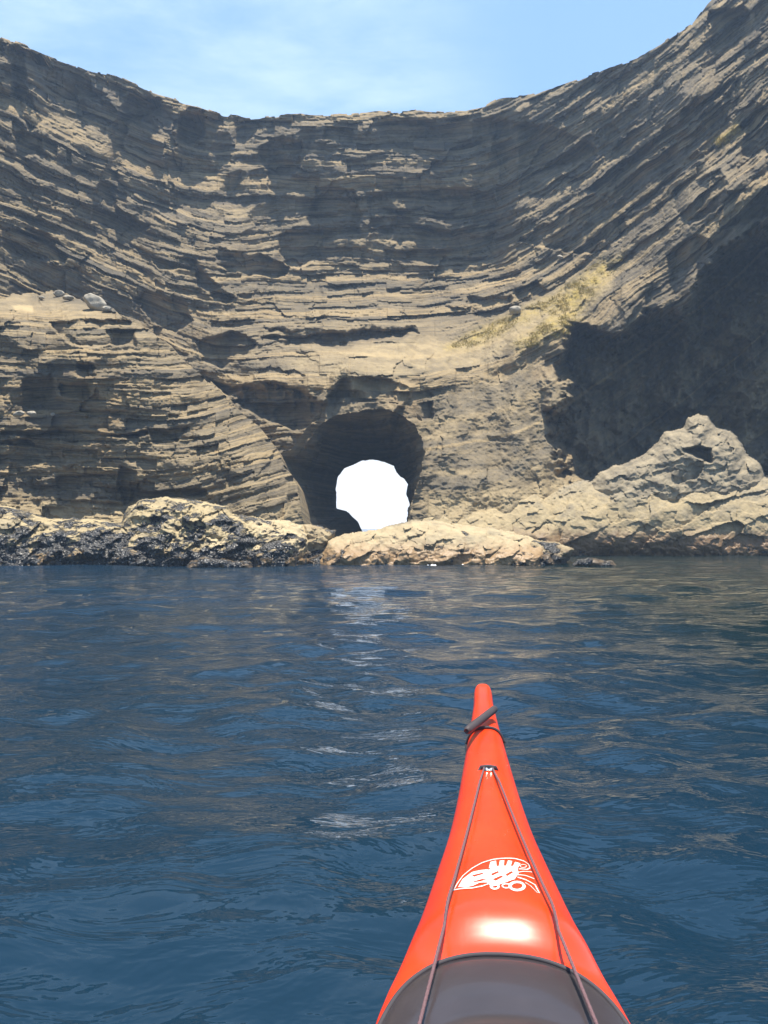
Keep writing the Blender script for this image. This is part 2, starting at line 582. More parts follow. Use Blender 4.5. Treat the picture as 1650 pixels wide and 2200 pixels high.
    at = {'strat': ('FLOAT_VECTOR', np.stack([U * 0.02, s * 0.02, D * 0.3], -1).reshape(-1, 3)),
          'tone': ('FLOAT', hash1(k, seed + 90).ravel()),
          'veg': ('FLOAT', vegm.ravel()), 'pale': ('FLOAT', palem.ravel()), 'smo': ('FLOAT', smo.ravel())}
    # rear: a strip running back from the skyline and down the far side
    j = np.argmax(~clamp, axis=0)
    tops = co.reshape(nv, nu, 3)[j, np.arange(nu)]
    base = len(co)
    extra, fx = [], []
    back = [(7.0, -0.5), (9.0, None)]
    for dy, dz in back:
        e = tops.copy()
        e[:, 1] += dy
        if dz is None:
            e[:, 2] = np.where((us > 560) & (us < 1040), np.minimum(7.0, tops[:, 2]), -1.0)
        else:
            e[:, 2] += dz
        extra.append(e)
    tid = ids[j, np.arange(nu)]
    r1 = base + np.arange(nu)
    r2 = base + nu + np.arange(nu)
    for lo, hi in ((tid, r1), (r1, r2)):
        fx.append(np.stack([lo[:-1], lo[1:], hi[1:], hi[:-1]], -1))
    co2 = np.concatenate([co] + extra)
    f2 = np.concatenate([f] + fx)
    at2 = {}
    for kk, (ty, dd) in at.items():
        top_d = dd.reshape(nv, nu, -1)[j, np.arange(nu)]
        at2[kk] = (ty, np.concatenate([dd.reshape(nv * nu, -1), top_d, top_d]))
    co2, f2, at2 = compact(co2, f2, at2)
    ob = new_mesh(name, co2, f2, ROCK, attrs=at2)
    ob['kind'] = 'structure'
    return ob, (us, vs, D, vegm, topv)


SKY = [(-420, 20), (-120, 50), (0, 78), (50, 98), (120, 127), (250, 165), (330, 200), (420, 226), (480, 246), (540, 257),
       (620, 244), (700, 246), (760, 245), (815, 240), (850, 243), (900, 235), (950, 240), (1000, 237), (1040, 231),
       (1072, 212), (1150, 204), (1220, 178), (1300, 150), (1370, 125), (1430, 90), (1490, 50), (1520, 8), (1560, -30),
       (1700, -140), (2050, -330)]
SKYU, SKYV = np.array([p[0] for p in SKY], float), np.array([p[1] for p in SKY], float)

CAVE = [(1228, 700), (1275, 712), (1325, 735), (1400, 692), (1475, 675), (1490, 640), (1515, 588), (1560, 545), (1640, 510),
        (1750, 480), (2100, 420), (2100, 1260), (1262, 1260), (1252, 1040), (1232, 1010), (1205, 955), (1180, 908), (1200, 888), (1226, 872), (1214, 830), (1208, 780)]
SPUR = [(1170, 800), (1222, 812), (1262, 880), (1290, 925), (1300, 985), (1272, 975), (1240, 935), (1195, 905), (1165, 870)]
MOUTH = [(648, 1118), (640, 1060), (612, 1010), (606, 985), (640, 975), (662, 945), (680, 915), (706, 896), (745, 885), (790, 880),
         (835, 882), (872, 893), (894, 912), (906, 938), (912, 970), (905, 1010), (896, 1050), (886, 1090), (880, 1125),
         (860, 1190), (700, 1190)]
EXIT = [(778, 1142), (770, 1122), (745, 1098), (723, 1092), (722, 1050), (726, 1024), (741, 1006), (778, 990), (800, 987), (826, 992),
        (846, 1001), (851, 1015), (868, 1030), (876, 1041), (872, 1060), (882, 1090), (875, 1120), (872, 1160), (820, 1180), (790, 1170)]

ctrlA = [
    # left wall
    (-420, 40, 23), (-420, 600, 22), (-420, 1150, 21), (-150, 60, 31), (-150, 600, 28.8), (0, 80, 36.4), (0, 350, 34.8), (0, 600, 33), (0, 1150, 30),
    (200, 160, 39.4), (200, 400, 37.6), (200, 650, 35.4), (200, 1150, 31),
    (400, 225, 40.6), (400, 400, 39.8), (400, 600, 37.4), (400, 780, 33.6), (400, 1150, 30.5),
    # back wall
    (560, 255, 42.2), (560, 400, 40.9), (560, 600, 38.4), (560, 740, 34.5), (560, 830, 31), (560, 950, 30.5), (560, 1150, 28.5),
    (760, 245, 42.2), (760, 400, 41.4), (760, 560, 40.3), (760, 660, 37.0), (760, 740, 33), (760, 790, 29.2), (760, 880, 28.8), (760, 1150, 27.5),
    (950, 240, 42.4), (950, 400, 41.5), (950, 560, 40.6), (950, 680, 36.5), (950, 760, 31.5), (950, 850, 28.9), (950, 1000, 27.8), (950, 1150, 27.0),
    # right
    (1100, 215, 41.6), (1100, 400, 40.9), (1100, 560, 39.8), (1100, 660, 35.8), (1100, 760, 31.6), (1100, 900, 29.8), (1100, 1000, 28.5), (1100, 1100, 27.3),
    (1250, 165, 39.8), (1250, 400, 38.6), (1250, 550, 36.0), (1250, 640, 32.8), (1250, 780, 30.0), (1250, 1000, 29.5),
    (1400, 110, 37.6), (1400, 350, 35.4), (1400, 550, 31.9), (1400, 700, 29.5), (1400, 1000, 30.5),
    (1550, 0, 35.5), (1550, 250, 32.8), (1550, 480, 29.2), (1550, 700, 29), (1550, 1000, 30.5),
    (1700, -100, 33), (1700, 200, 30.4), (1700, 460, 27.6), (1700, 700, 28), (1700, 1100, 30),
    (2080, -300, 27), (2080, 300, 24.5), (2080, 700, 24), (2080, 1200, 27)]

darkA = [
    ([(640, 255), (1075, 245), (1280, 190), (1520, 40), (1700, -80), (1700, 450), (1520, 540), (1320, 560), (1150, 560), (1000, 590), (880, 570), (690, 570), (600, 500), (560, 330)], .22),
    ([(-420, 100), (0, 110), (330, 225), (330, 480), (150, 620), (-420, 640)], .08),
    ([(20, 95), (55, 110), (60, 200), (95, 260), (60, 290), (30, 200)], .8),
    ([(85, 125), (130, 148), (200, 180), (230, 205), (200, 215), (150, 200), (95, 170)], .7),
    ([(25, 285), (90, 290), (100, 335), (40, 335)], .7),
    ([(265, 205), (350, 215), (335, 240), (272, 270), (262, 340), (245, 420), (280, 470), (325, 485), (300, 505), (200, 490), (195, 420), (230, 360), (240, 290)], .9),
    ([(385, 240), (437, 235), (440, 290), (400, 310), (375, 302)], 1.0),
    ([(0, 485), (70, 492), (125, 510), (150, 535), (140, 562), (60, 560), (20, 550), (0, 525)], 1.0),
    ([(560, 312), (610, 290), (650, 300), (642, 370), (600, 380), (560, 352)], .9),
    ([(680, 395), (765, 410), (772, 500), (695, 520), (682, 560), (640, 578), (610, 562), (600, 500), (660, 470)], .95),
    ([(460, 540), (560, 545), (622, 570), (605, 592), (520, 590), (470, 572)], 1.0),
    ([(410, 560), (460, 600), (505, 640), (480, 652), (430, 622)], .9),
    ([(310, 545), (420, 552), (430, 582), (340, 575)], .8),
    ([(470, 380), (522, 370), (502, 422), (478, 412)], .8),
    ([(825, 258), (1060, 250), (1080, 290), (1000, 302), (825, 312), (690, 300), (690, 262)], .55),
    ([(1060, 260), (1180, 268), (1260, 300), (1280, 335), (1200, 362), (1100, 388), (1060, 330)], .8),
    ([(780, 412), (980, 402), (1060, 420), (1072, 470), (1062, 540), (1000, 578), (880, 560), (850, 505), (790, 490)], .85),
    ([(1150, 482), (1280, 412), (1335, 430), (1345, 490), (1310, 542), (1240, 548), (1120, 522)], 1.0),
    ([(1250, 400), (1400, 305), (1480, 225), (1590, 165), (1585, 250), (1520, 330), (1430, 402), (1340, 462)], .85),
    ([(1515, 22), (1600, 12), (1620, 30), (1580, 80), (1530, 108), (1512, 92)], 1.0),
    ([(1590, 262), (1660, 212), (1660, 332), (1592, 342), (1597, 292)], 1.0),
    ([(1450, 402), (1550, 362), (1562, 440), (1482, 482), (1440, 452)], .9),
    ([(1560, 412), (1680, 392), (1680, 462), (1550, 492), (1542, 462)], 1.0),
    ([(1430, 542), (1500, 502), (1530, 522), (1482, 582), (1442, 592)], 1.0),
    ([(1105, 622), (1150, 602), (1175, 622), (1150, 652), (1110, 652)], 1.0),
    ([(1000, 642), (1100, 637), (1100, 662), (1042, 707), (1010, 672)], .8),
    ([(640, 722), (700, 712), (885, 707), (900, 718), (790, 735), (695, 752), (620, 745), (560, 725)], 1.0),
    ([(450, 812), (500, 832), (560, 817), (620, 832), (700, 862), (682, 902), (640, 922), (560, 902), (500, 862)], 1.0),
    ([(420, 732), (500, 712), (560, 737), (540, 762), (480, 792), (430, 772)], .8),
    ([(290, 642), (310, 622), (400, 652), (420, 692), (370, 722), (320, 692)], .7),
    ([(690, 860), (730, 815), (760, 808), (830, 812), (870, 826), (930, 852), (930, 902), (700, 908)], .8)]
brightA = [
    ([(-200, 120), (40, 190), (190, 250), (150, 330), (40, 320), (-200, 300)], .30),
    ([(520, 642), (700, 580), (900, 580), (960, 642), (985, 690), (880, 702), (640, 702), (520, 702)], .75),
    ([(600, 770), (760, 740), (880, 722), (1000, 722), (1150, 642), (1300, 562), (1325, 602), (1210, 702), (1000, 792), (860, 802), (700, 812)], 1.0),
    ([(930, 962), (1060, 902), (1170, 882), (1240, 1032), (1100, 1102), (900, 1092)], .8),
    ([(330, 490), (420, 490), (520, 520), (622, 562), (600, 564), (480, 540), (350, 540)], .9),
    ([(400, 422), (522, 472), (500, 487), (330, 467)], .9),
    ([(500, 282), (640, 252), (560, 302), (520, 362), (430, 402), (490, 332)], .9),
    ([(332, 225), (382, 220), (377, 282), (335, 302)], 1.0),
    ([(920, 452), (1010, 420), (1035, 440), (1000, 450), (930, 470)], 1.0),
    ([(1150, 372), (1250, 352), (1260, 362), (1170, 400)], .9),
    ([(1150, 482), (1240, 420), (1390, 322), (1400, 335), (1250, 440), (1160, 500)], .9),
    ([(1480, 170), (1560, 100), (1660, 20), (1660, 50), (1560, 150), (1480, 215)], .8),
    ([(1440, 430), (1560, 370), (1660, 310), (1660, 335), (1560, 400), (1450, 450)], .8),
    ([(1300, 560), (1420, 430), (1460, 440), (1440, 540), (1500, 500), (1660, 470), (1560, 535), (1480, 640), (1400, 690), (1240, 710)], .45)]

VEG1 = [(960, 750), (1020, 712), (1100, 682), (1180, 640), (1300, 560), (1340, 556), (1280, 625), (1235, 690), (1225, 712), (1125, 745), (1105, 735), (1160, 700), (1200, 660), (1100, 700), (1010, 745)]
VEG2 = [(1530, 305), (1590, 262), (1590, 285), (1545, 315)]
cliff, cliff_grid = sheet(
    'cliff', -420, 2080, -340, 1216, lambda u: np.interp(u, SKYU, SKYV), ctrlA,
    [(-500, .40), (300, .42), (430, .25), (540, -.10), (640, 0), (930, 0), (1040, -.25), (1180, -.6), (1350, -.75), (1600, -.85), (2200, -.9)],
    darkA, brightA,
    [],
    [MOUTH], 11, bed=(6, 46), Lcut=150,
    veg=[(VEG1, 1.0, 22), (VEG2, 1.0, 8)],
    pale=[([(600, 775), (760, 745), (880, 725), (1000, 725), (1150, 645), (1300, 565), (1325, 602), (1230, 700), (1000, 792), (860, 802), (700, 812)], .55, 14),
          ([(930, 1075), (1240, 1030), (1240, 1200), (880, 1200)], .6, 10)],
    bias=0.05,
    rough_offsets=[([(860, 815), (890, 832), (866, 872), (835, 900), (798, 900), (836, 880), (850, 850)], -0.55, 6, 8),
                   ([(742, 795), (708, 850), (676, 900), (650, 945), (632, 930), (660, 890), (700, 832), (732, 788)], -0.6, 8, 10),
                   ([(575, 712), (700, 706), (885, 704), (890, 712), (790, 730), (695, 750), (625, 742)], 0.8, 9, 20),
                   (CAVE, 5.2, 22, 30), (SPUR, -0.8, 16, 26),
                   ([(690, 915), (715, 868), (770, 840), (840, 838), (890, 868), (910, 920), (900, 1000), (700, 960)], 0.5, 34, 18),
                   ([(440, 812), (520, 838), (600, 832), (690, 862), (655, 908), (600, 903), (540, 882), (490, 852)], 1.2, 12, 22)],
    smooths=[([(760, 750), (880, 728), (1000, 728), (1150, 648), (1300, 565), (1325, 600), (1230, 700), (1010, 790), (860, 800)], 14),
             ([(915, 905), (960, 850), (1040, 800), (1190, 770), (1235, 860), (1250, 1035), (1250, 1200), (890, 1200), (915, 1020)], 16),
             ([(690, 905), (705, 860), (760, 812), (860, 815), (935, 850), (930, 960), (900, 1000), (700, 960)], 10),
             (CAVE, 24, 0.85)])

HEAD = [(-520, 600), (0, 634), (60, 632), (110, 628), (160, 640), (232, 662), (300, 697), (360, 738), (420, 797), (480, 850), (520, 885), (560, 920),
        (590, 955), (606, 985), (620, 1010), (640, 1050), (648, 1100), (656, 1150), (662, 1216)]
HU, HV = np.array([p[0] for p in HEAD], float), np.array([p[1] for p in HEAD], float)
ctrlB = [(-520, 640, 27), (-520, 680, 25.4), (-520, 1200, 23.4), (-200, 632, 30), (-200, 670, 26.8), (-200, 1200, 24),
         (0, 630, 31.5), (0, 668, 27.2), (0, 720, 26.5), (0, 900, 25.3), (0, 1080, 24.3), (0, 1200, 24),
         (150, 632, 31.5), (150, 675, 27.2), (150, 900, 25.3), (150, 1200, 24.2),
         (260, 680, 27.5), (280, 720, 26.3), (300, 900, 25), (300, 1200, 24.2),
         (380, 760, 27.3), (420, 900, 25.2), (420, 1200, 24.2), (480, 855, 27.8), (520, 960, 25.4), (520, 1200, 24.1),
         (560, 925, 28), (590, 1020, 25.6), (590, 1200, 24.3), (625, 1030, 27.0), (640, 1100, 25.6), (670, 1200, 26.5), (655, 1000, 30)]
darkB = [
    ([(105, 690), (200, 685), (290, 692), (290, 748), (235, 738), (200, 752), (140, 732)], .9),
    ([(40, 812), (112, 800), (120, 862), (45, 862)], 1.0), ([(125, 822), (190, 820), (195, 857), (135, 852)], 1.0),
    ([(165, 780), (210, 780), (207, 812), (170, 807)], 1.0), ([(0, 950), (60, 940), (92, 985), (60, 1012), (-40, 1012), (-40, 950)], .8),
    ([(262, 1000), (290, 1010), (305, 1060), (270, 1088), (252, 1040)], 1.0), ([(280, 1058), (440, 1050), (455, 1070), (300, 1075)], 1.0),
    ([(315, 925), (400, 920), (380, 962), (330, 962)], .7), ([(610, 1000), (640, 1010), (648, 1110), (630, 1102)], .8),
    ([(0, 922), (320, 930), (320, 940), (0, 935)], .9), ([(0, 1018), (260, 1018), (260, 1026), (0, 1026)], .5),
    ([(-400, 800), (-100, 780), (-100, 860), (-400, 870)], .7)]
brightB = [([(-520, 600), (0, 628), (160, 632), (240, 662), (180, 678), (0, 668), (-520, 650)], 1.0),
           ([(0, 885), (320, 905), (320, 925), (0, 920)], .8),
           ([(420, 800), (600, 960), (640, 1050), (560, 1090), (460, 1060), (560, 960), (440, 880)], .45),
           ([(0, 1076), (260, 1078), (270, 1130), (-520, 1130), (-520, 1070)], .9),
           ([(450, 1060), (560, 1040), (600, 1035), (640, 1110), (440, 1110)], .5)]
headland, head_grid = sheet(
    'headland', -520, 668, 590, 1216, lambda u: np.interp(u, HU, HV), ctrlB,
    [(-600, .02), (330, .02), (400, -.12), (480, -.26), (600, -.28), (700, -.1)], darkB, brightB, [], [], 57, bed=(6, 40), Lcut=60, facet=0.95, recess=0.5, edge=3.0,
    pale=[([(-520, 1078), (0, 1080), (265, 1082), (275, 1230), (-520, 1230)], .9, 6), ([(440, 1100), (650, 1085), (670, 1230), (440, 1230)], .6, 10),
          ([(20, 655), (66, 655), (72, 672), (30, 668)], 1.0, 3), ([(-520, 600), (0, 630), (235, 662), (180, 676), (0, 668), (-520, 650)], .35, 6)],
    bias=0.0, gully=0.5, warp=8.0,
    smooths=[([(-520, 600), (0, 628), (160, 634), (240, 664), (180, 676), (0, 666), (-520, 650)], 3)])


def sample_grid(grid, u, v):
    us, vs, D = grid[0], grid[1], grid[2]
    i = np.clip(np.round((np.asarray(u) - us[0]) / STEP).astype(int), 0, len(us) - 1)
    j = np.clip(np.round((np.asarray(v) - vs[0]) / STEP).astype(int), 0, len(vs) - 1)
    return D[j, i]


# the tunnel through the rock, from the arch mouth to the daylight on the far side
def resample(poly, n):
    P = np.array(poly + [poly[0]], float)
    L = np.concatenate([[0], np.cumsum(np.hypot(*np.diff(P, axis=0).T))])
    t = np.linspace(0, L[-1], n, endpoint=False)
    return np.stack([np.interp(t, L, P[:, 0]), np.interp(t, L, P[:, 1])], -1)


NT = 260


def by_angle(poly, c):
    R = resample(poly, 1200)
    a = np.arctan2(R[:, 1] - c[1], R[:, 0] - c[0])
    o = np.argsort(a)
    t = np.linspace(-np.pi, np.pi, NT, endpoint=False)
    r = np.hypot(R[:, 0] - c[0], R[:, 1] - c[1])
    rr = np.interp(t, a[o], r[o], period=2 * np.pi)
    return np.stack([c[0] + rr * np.cos(t), c[1] + rr * np.sin(t)], -1)


mo, ex = by_angle(MOUTH, (785, 1060)), by_angle(EXIT, (803, 1075))
dm = np.minimum(sample_grid(cliff_grid, mo[:, 0] + (mo[:, 0] - 785) * .03, mo[:, 1] + (mo[:, 1] - 1060) * .03), 29.5)
NR = 46
rows = []
for i in range(NR):
    q = i / (NR - 1)
    e = q ** 0.8
    P = mo * (1 - e) + ex * e
    if i == 0:
        P = np.array([785, 1060]) + (mo - [785, 1060]) * 1.10
    Yv = (dm + 0.35) * (1 - q) + 37.0 * q
    rad = P - [790, 1065]
    n = fbm(np.arange(NT) / 9.0, np.full(NT, i / 3.0), 301, 4, 0.6) * (1 - q) * 0.17 + fbm(np.arange(NT) / 4.0, np.full(NT, i / 3.0), 311, 3) * 0.018
    n[:2] = n[2]; n[-2:] = n[-3]
    P = P + rad * n[:, None] * (0.2 if i == 0 else 1)
    rows.append(np.stack([(P[:, 0] - UC) / F * Yv, Yv, HC + (HZ - P[:, 1]) / F * Yv], -1))
co = np.array(rows)
ids = np.arange(NR * NT).reshape(NR, NT)
nx = np.roll(ids, -1, axis=1)
f = np.stack([ids[:-1], nx[:-1], nx[1:], ids[1:]], -1).reshape(-1, 4)
cof = co.reshape(-1, 3)
tun = new_mesh('tunnel', cof, f, ROCK, attrs={
    'strat': ('FLOAT_VECTOR', np.stack([cof[:, 0], -cof[:, 2] * 1.3, cof[:, 1] * 0.3], -1)),
    'tone': ('FLOAT', np.full(len(cof), 0.3)), 'veg': ('FLOAT', np.zeros(len(cof))), 'pale': ('FLOAT', np.zeros(len(cof))), 'smo': ('FLOAT', np.zeros(len(cof)))})
tun['kind'] = 'structure'


# ------------------------------------------------------------------ shore rocks
def outline_rock(name, poly, Y0, lean, T, R, mat, seed, crag=0.25, step=1.5, dents=(), jag=5.0, label=None, cat='rock', group=None, gs=26.0):
    """a closed boulder with the given outline, real thickness T, leaning back by `lean` metres per metre of height"""
    P = np.array(poly, float)
    us = np.arange(P[:, 0].min() - 12, P[:, 0].max() + 12, step)
    vs = np.arange(P[:, 1].min() - 12, P[:, 1].max() + 12, step)
    U, V = np.meshgrid(us, vs)
    wu, wv = fbm(U / 22, V / 18, seed, 4, 0.6), fbm(U / 22, V / 18, seed + 7, 4, 0.6)
    sd = poly_sd(U + jag * wu, V + jag * wv, poly)
    inside = sd > 0
    q = np.clip(sd / R, 0, 1)
    h = np.sqrt(np.clip(1 - (1 - q) ** 2, 0, 1))
    vb = P[:, 1].max()
    Yc = Y0 + lean * (vb - V) / F * Y0
    det = crag * (1.1 * facets((U + 8 * wu) / (gs * 1.7), (V + 0.35 * U + 7 * wv) / (gs * .8), seed + 20) + 0.35 * facets((U + 4 * wv) / (gs * .6), (V + 4 * wu) / (gs * .35), seed + 25)) + crag * 0.55 * fbm(U / gs, V / (gs * .8), seed + 30, 3, 0.5) + crag * 0.07 * fbm(U / 6, V / 5, seed + 33, 2)
    for dp, amt in dents:
        det = det - amt * poly_mask(U + 4 * wu, V + 4 * wv, dp, 5)
    front = Yc - T * h - det * np.minimum(1, q * 4)
    backd = Yc + T * h
    nv, nu = U.shape
    ids = np.arange(nv * nu).reshape(nv, nu)
    a, b, c, d = ids[:-1, :-1], ids[1:, :-1], ids[1:, 1:], ids[:-1, 1:]
    keep = inside[:-1, :-1] | inside[1:, :-1] | inside[1:, 1:] | inside[:-1, 1:]
    fr = np.stack([a, b, c, d], -1)[keep]
    bk = np.stack([a, d, c, b], -1)[keep] + nv * nu
    cs = []
    for D in (front, backd):
        cs.append(np.stack([(U - UC) / F * D, D, HC + (HZ - V) / F * D], -1).reshape(-1, 3))
    co, fc, _ = compact(np.concatenate(cs), np.concatenate([fr, bk]))
    base = Vector((float(co[:, 0].mean()), float(Y0), float(max(0.0, co[:, 2].min()))))
    ob = new_mesh(name, co - np.array(base), fc, mat)
    ob.location = base
    if label:
        tag(ob, label, cat, group)
    return ob


outline_rock('shore_rock', [(-140, 1092), (0, 1084), (40, 1094), (75, 1105), (120, 1116), (180, 1113), (230, 1118), (265, 1126), (300, 1150), (335, 1180), (350, 1245), (-140, 1245)],
             21.0, 0.9, 1.3, 60, MUSSEL, 401, 0.32, label='dark mussel covered rock shelf at the far left of the waterline')
outline_rock('shore_rock', [(225, 1160), (262, 1125), (275, 1088), (300, 1076), (360, 1068), (420, 1074), (490, 1090), (500, 1105), (560, 1114), (600, 1135), (590, 1245), (215, 1245)],
             21.2, 0.8, 1.3, 55, MUSSEL, 431, 0.32, label='humped rock with black mussel patches and a pale crest under the headland')
outline_rock('shore_rock', [(400, 1150), (470, 1125), (560, 1116), (620, 1121), (650, 1128), (668, 1150), (660, 1245), (390, 1245)],
             21.0, 0.8, 1.0, 45, SPECK, 461, 0.30, label='ochre rock with scattered dark patches just left of the tunnel')
outline_rock('shore_rock', [(632, 1165), (655, 1125), (690, 1130), (722, 1142), (716, 1165), (700, 1245), (635, 1245)],
             21.4, 0.5, 0.6, 25, BROWN, 471, 0.20, label='narrow brown weedy rock in the gap before the tunnel mouth')
outline_rock('shore_rock', [(546, 1190), (570, 1172), (612, 1158), (640, 1158), (640, 1190), (636, 1240), (548, 1240)],
             19.9, 0.3, 0.45, 20, SPECK, 481, 0.12, label='small ochre block with a dark wet foot at the water edge')
outline_rock('shore_rock', [(680, 1205), (700, 1158), (740, 1147), (800, 1139), (850, 1128), (885, 1118), (930, 1120), (1000, 1128), (1060, 1136), (1130, 1150), (1175, 1172), (1190, 1245), (680, 1245)],
             21.0, 0.8, 1.0, 60, OCHRE, 491, 0.17, gs=34.0, label='low ochre rock with a brown foot in front of the tunnel')
outline_rock('shore_rock', [(1030, 1190), (1050, 1168), (1095, 1158), (1150, 1160), (1200, 1168), (1232, 1182), (1200, 1240), (1020, 1240)],
             21.2, 0.5, 0.7, 30, BROWN, 511, 0.25, label='brown weed covered rock right of the tunnel at the waterline')
outline_rock('shore_rock', [(868, 1165), (884, 1098), (905, 1092), (960, 1093), (1040, 1100), (1080, 1085), (1120, 1066), (1150, 1062), (1185, 1085), (1215, 1130), (1225, 1215), (870, 1215)],
             26.6, 0.8, 0.9, 70, PALE, 521, 0.2, gs=40.0, label='pale sloping rock shelf right beside the tunnel opening')
outline_rock('shore_rock', [(1090, 1130), (1135, 1085), (1180, 1060), (1225, 1046), (1250, 1034), (1285, 1036), (1330, 1024), (1380, 1022), (1430, 1034), (1500, 1026), (1545, 1030), (1600, 1018),
                            (1650, 1020), (1700, 1004), (1760, 1008), (1980, 990), (1980, 1215), (1080, 1215)],
             27.6, 0.6, 1.4, 85, PALE, 541, 0.26, gs=58.0, jag=9, label='wide pale rock platform along the right shore, brown at the waterline')
outline_rock('shore_rock', [(1268, 1050), (1290, 1012), (1330, 1000), (1375, 984), (1400, 962), (1430, 930), (1470, 918), (1480, 900), (1500, 890), (1522, 898), (1536, 916),
                            (1570, 926), (1592, 950), (1604, 975), (1628, 988), (1642, 1020), (1655, 1070), (1640, 1130), (1300, 1130)],
             28.6, 0.35, 1.3, 60, KNOB, 561, 0.22, gs=34.0, dents=[([(1470, 966), (1500, 960), (1525, 965), (1525, 992), (1490, 978)], 1.0)],
             label='knobbly pointed rock standing on the right platform before the cave')
outline_rock('shore_rock', [(1222, 1222), (1240, 1203), (1265, 1199), (1295, 1203), (1315, 1206), (1330, 1222)],
             20.6, 0.2, 0.25, 10, BROWN, 581, 0.06, step=1.0, jag=3, label='small half drowned rock off the right shore')
outline_rock('shore_rock', [(395, 1230), (410, 1204), (440, 1196), (470, 1201), (500, 1204), (540, 1208), (548, 1230)],
             19.8, 0.2, 0.3, 12, BROWN, 591, 0.08, step=1.0, jag=4, label='low wet rock awash before the ochre rock left of the tunnel')


# loose boulders on ledges
def boulder(u, v, r, grid, label, seed, flat=0.75, stretch=1.2, ang=0.0, lift=0.0):
    Y = float(sample_grid(grid, [u], [v + r * 0.6])[0]) - 0.1 + lift
    bm = bmesh.new()
    bmesh.ops.create_icosphere(bm, subdivisions=4, radius=1.0)
    rng = random.Random(seed)
    planes = []
    for i in range(9):
        d = Vector((rng.gauss(0, 1), rng.gauss(0, 1), rng.gauss(0, 1))).normalized()
        planes.append((d, 0.62 + 0.25 * rng.random()))
    for vtx in bm.verts:
        p = vtx.co.copy()
        for d, o in planes:
            k = p.dot(d)
            if k > o:
                p -= d * (k - o) * 0.85
        p *= 1 + 0.05 * math.sin(7 * p.x + seed) * math.sin(6 * p.z + 2 * seed)
        vtx.co = p
    s = r * Y / F
    bm.transform(Matrix.Rotation(ang, 4, 'Y') @ Matrix.Diagonal((s * stretch, s, s * flat, 1)))
    me = bpy.data.meshes.new('boulder')
    bm.to_mesh(me)
    bm.free()
    for p in me.polygons:
        p.use_smooth = False
    me.materials.append(BOULDER)
    o = bpy.data.objects.new('boulder', me)
    C.objects.link(o)
    o.location = pt(u, v, Y)
    tag(o, label, 'boulder', 'loose boulders on the ledges')
    return o


boulder(127, 631, 10, head_grid, 'small round pale boulder on the headland ledge, left end of the row', 1)
boulder(146, 640, 9, head_grid, 'small flat pale boulder second along the headland ledge row', 2, .6, 1.5)
boulder(205, 651, 22, head_grid, 'largest pale angular boulder on the headland ledge', 3, .75, 1.25, 0.5)
boulder(229, 664, 9, head_grid, 'pale stone touching the right end of the largest ledge boulder', 4)
boulder(186, 642, 7, head_grid, 'tiny pale stone just left of the largest ledge boulder', 5)
boulder(90, 640, 6, head_grid, 'tiny grey stone lying alone at the left on the headland ledge', 8)
boulder(41, 889, 9, head_grid, 'pale slab stone in the headland face recess, left one of a pair', 6, .7, 1.5, -0.3, -0.25)
boulder(69, 889, 9, head_grid, 'pale slab stone in the headland face recess, right one of a pair', 7, .75, 1.3, 0.3, -0.25)
boulder(113, 890, 5, head_grid, 'tiny pale stone alone in the headland face recess', 9, .8, 1.0, 0.0, -0.2)
boulder(1108, 667, 13, cliff_grid, 'rounded pale boulder at the top edge of the grassy slope', 10)
boulder(1203, 552, 6, cliff_grid, 'tiny white stone high above the grassy slope', 12)


# grass on the slope and the skyline: short dry blades
def grass_mat():
    m, t, p = base_mat('dry_grass')
    g = nd(t, 'ShaderNodeNewGeometry')
    n = noise(t, g.outputs['Position'], 1.4, 4, 0.6)
    t.links.new(mixc(t, ramp(t, n, 0.35, 0.65), (0.27, 0.22, 0.05), (0.42, 0.33, 0.085)), p.inputs['Base Color'])
    p.inputs['Roughness'].default_value = 0.8
    return m


def grass():
    us, vs, D, vegm, topv = cliff_grid
    rng = np.random.RandomState(5)
    clump = fbm(us[None, :] / 22, vs[:, None] / 16, 777, 3)
    w = vegm * (clump > 0.02) * (vs[:, None] > topv[None, :] + 1)
    jj, ii = np.nonzero(w > 0.4)
    pick = rng.choice(len(jj), min(2200, len(jj)), replace=False)
    co, fc = [], []
    for q in pick:
        j, i = jj[q], ii[q]
        Y = D[j, i] - 0.02
        b = np.array(pt(us[i], vs[j], Y))
        for _ in range(4):
            a = rng.rand() * 6.28
            h = 0.03 + 0.04 * rng.rand()
            lean = rng.randn(2) * 0.05
            o = b + np.array([rng.randn() * .05, 0.03 * rng.randn(), -0.02])
            dx = np.array([math.cos(a), math.sin(a), 0]) * 0.012
            n0 = len(co)
            co += [o - dx, o + dx, o + np.array([lean[0], lean[1] - 0.02, h])]
            fc.append((n0, n0 + 1, n0 + 2))
    ob = new_mesh('grass', np.array(co), np.array(fc), grass_mat(), smooth=False)
    ob['kind'] = 'stuff'
    ob['label'] = 'dry yellow green grass growing on the sloping rock and cliff top'
    ob['category'] = 'grass'


grass()


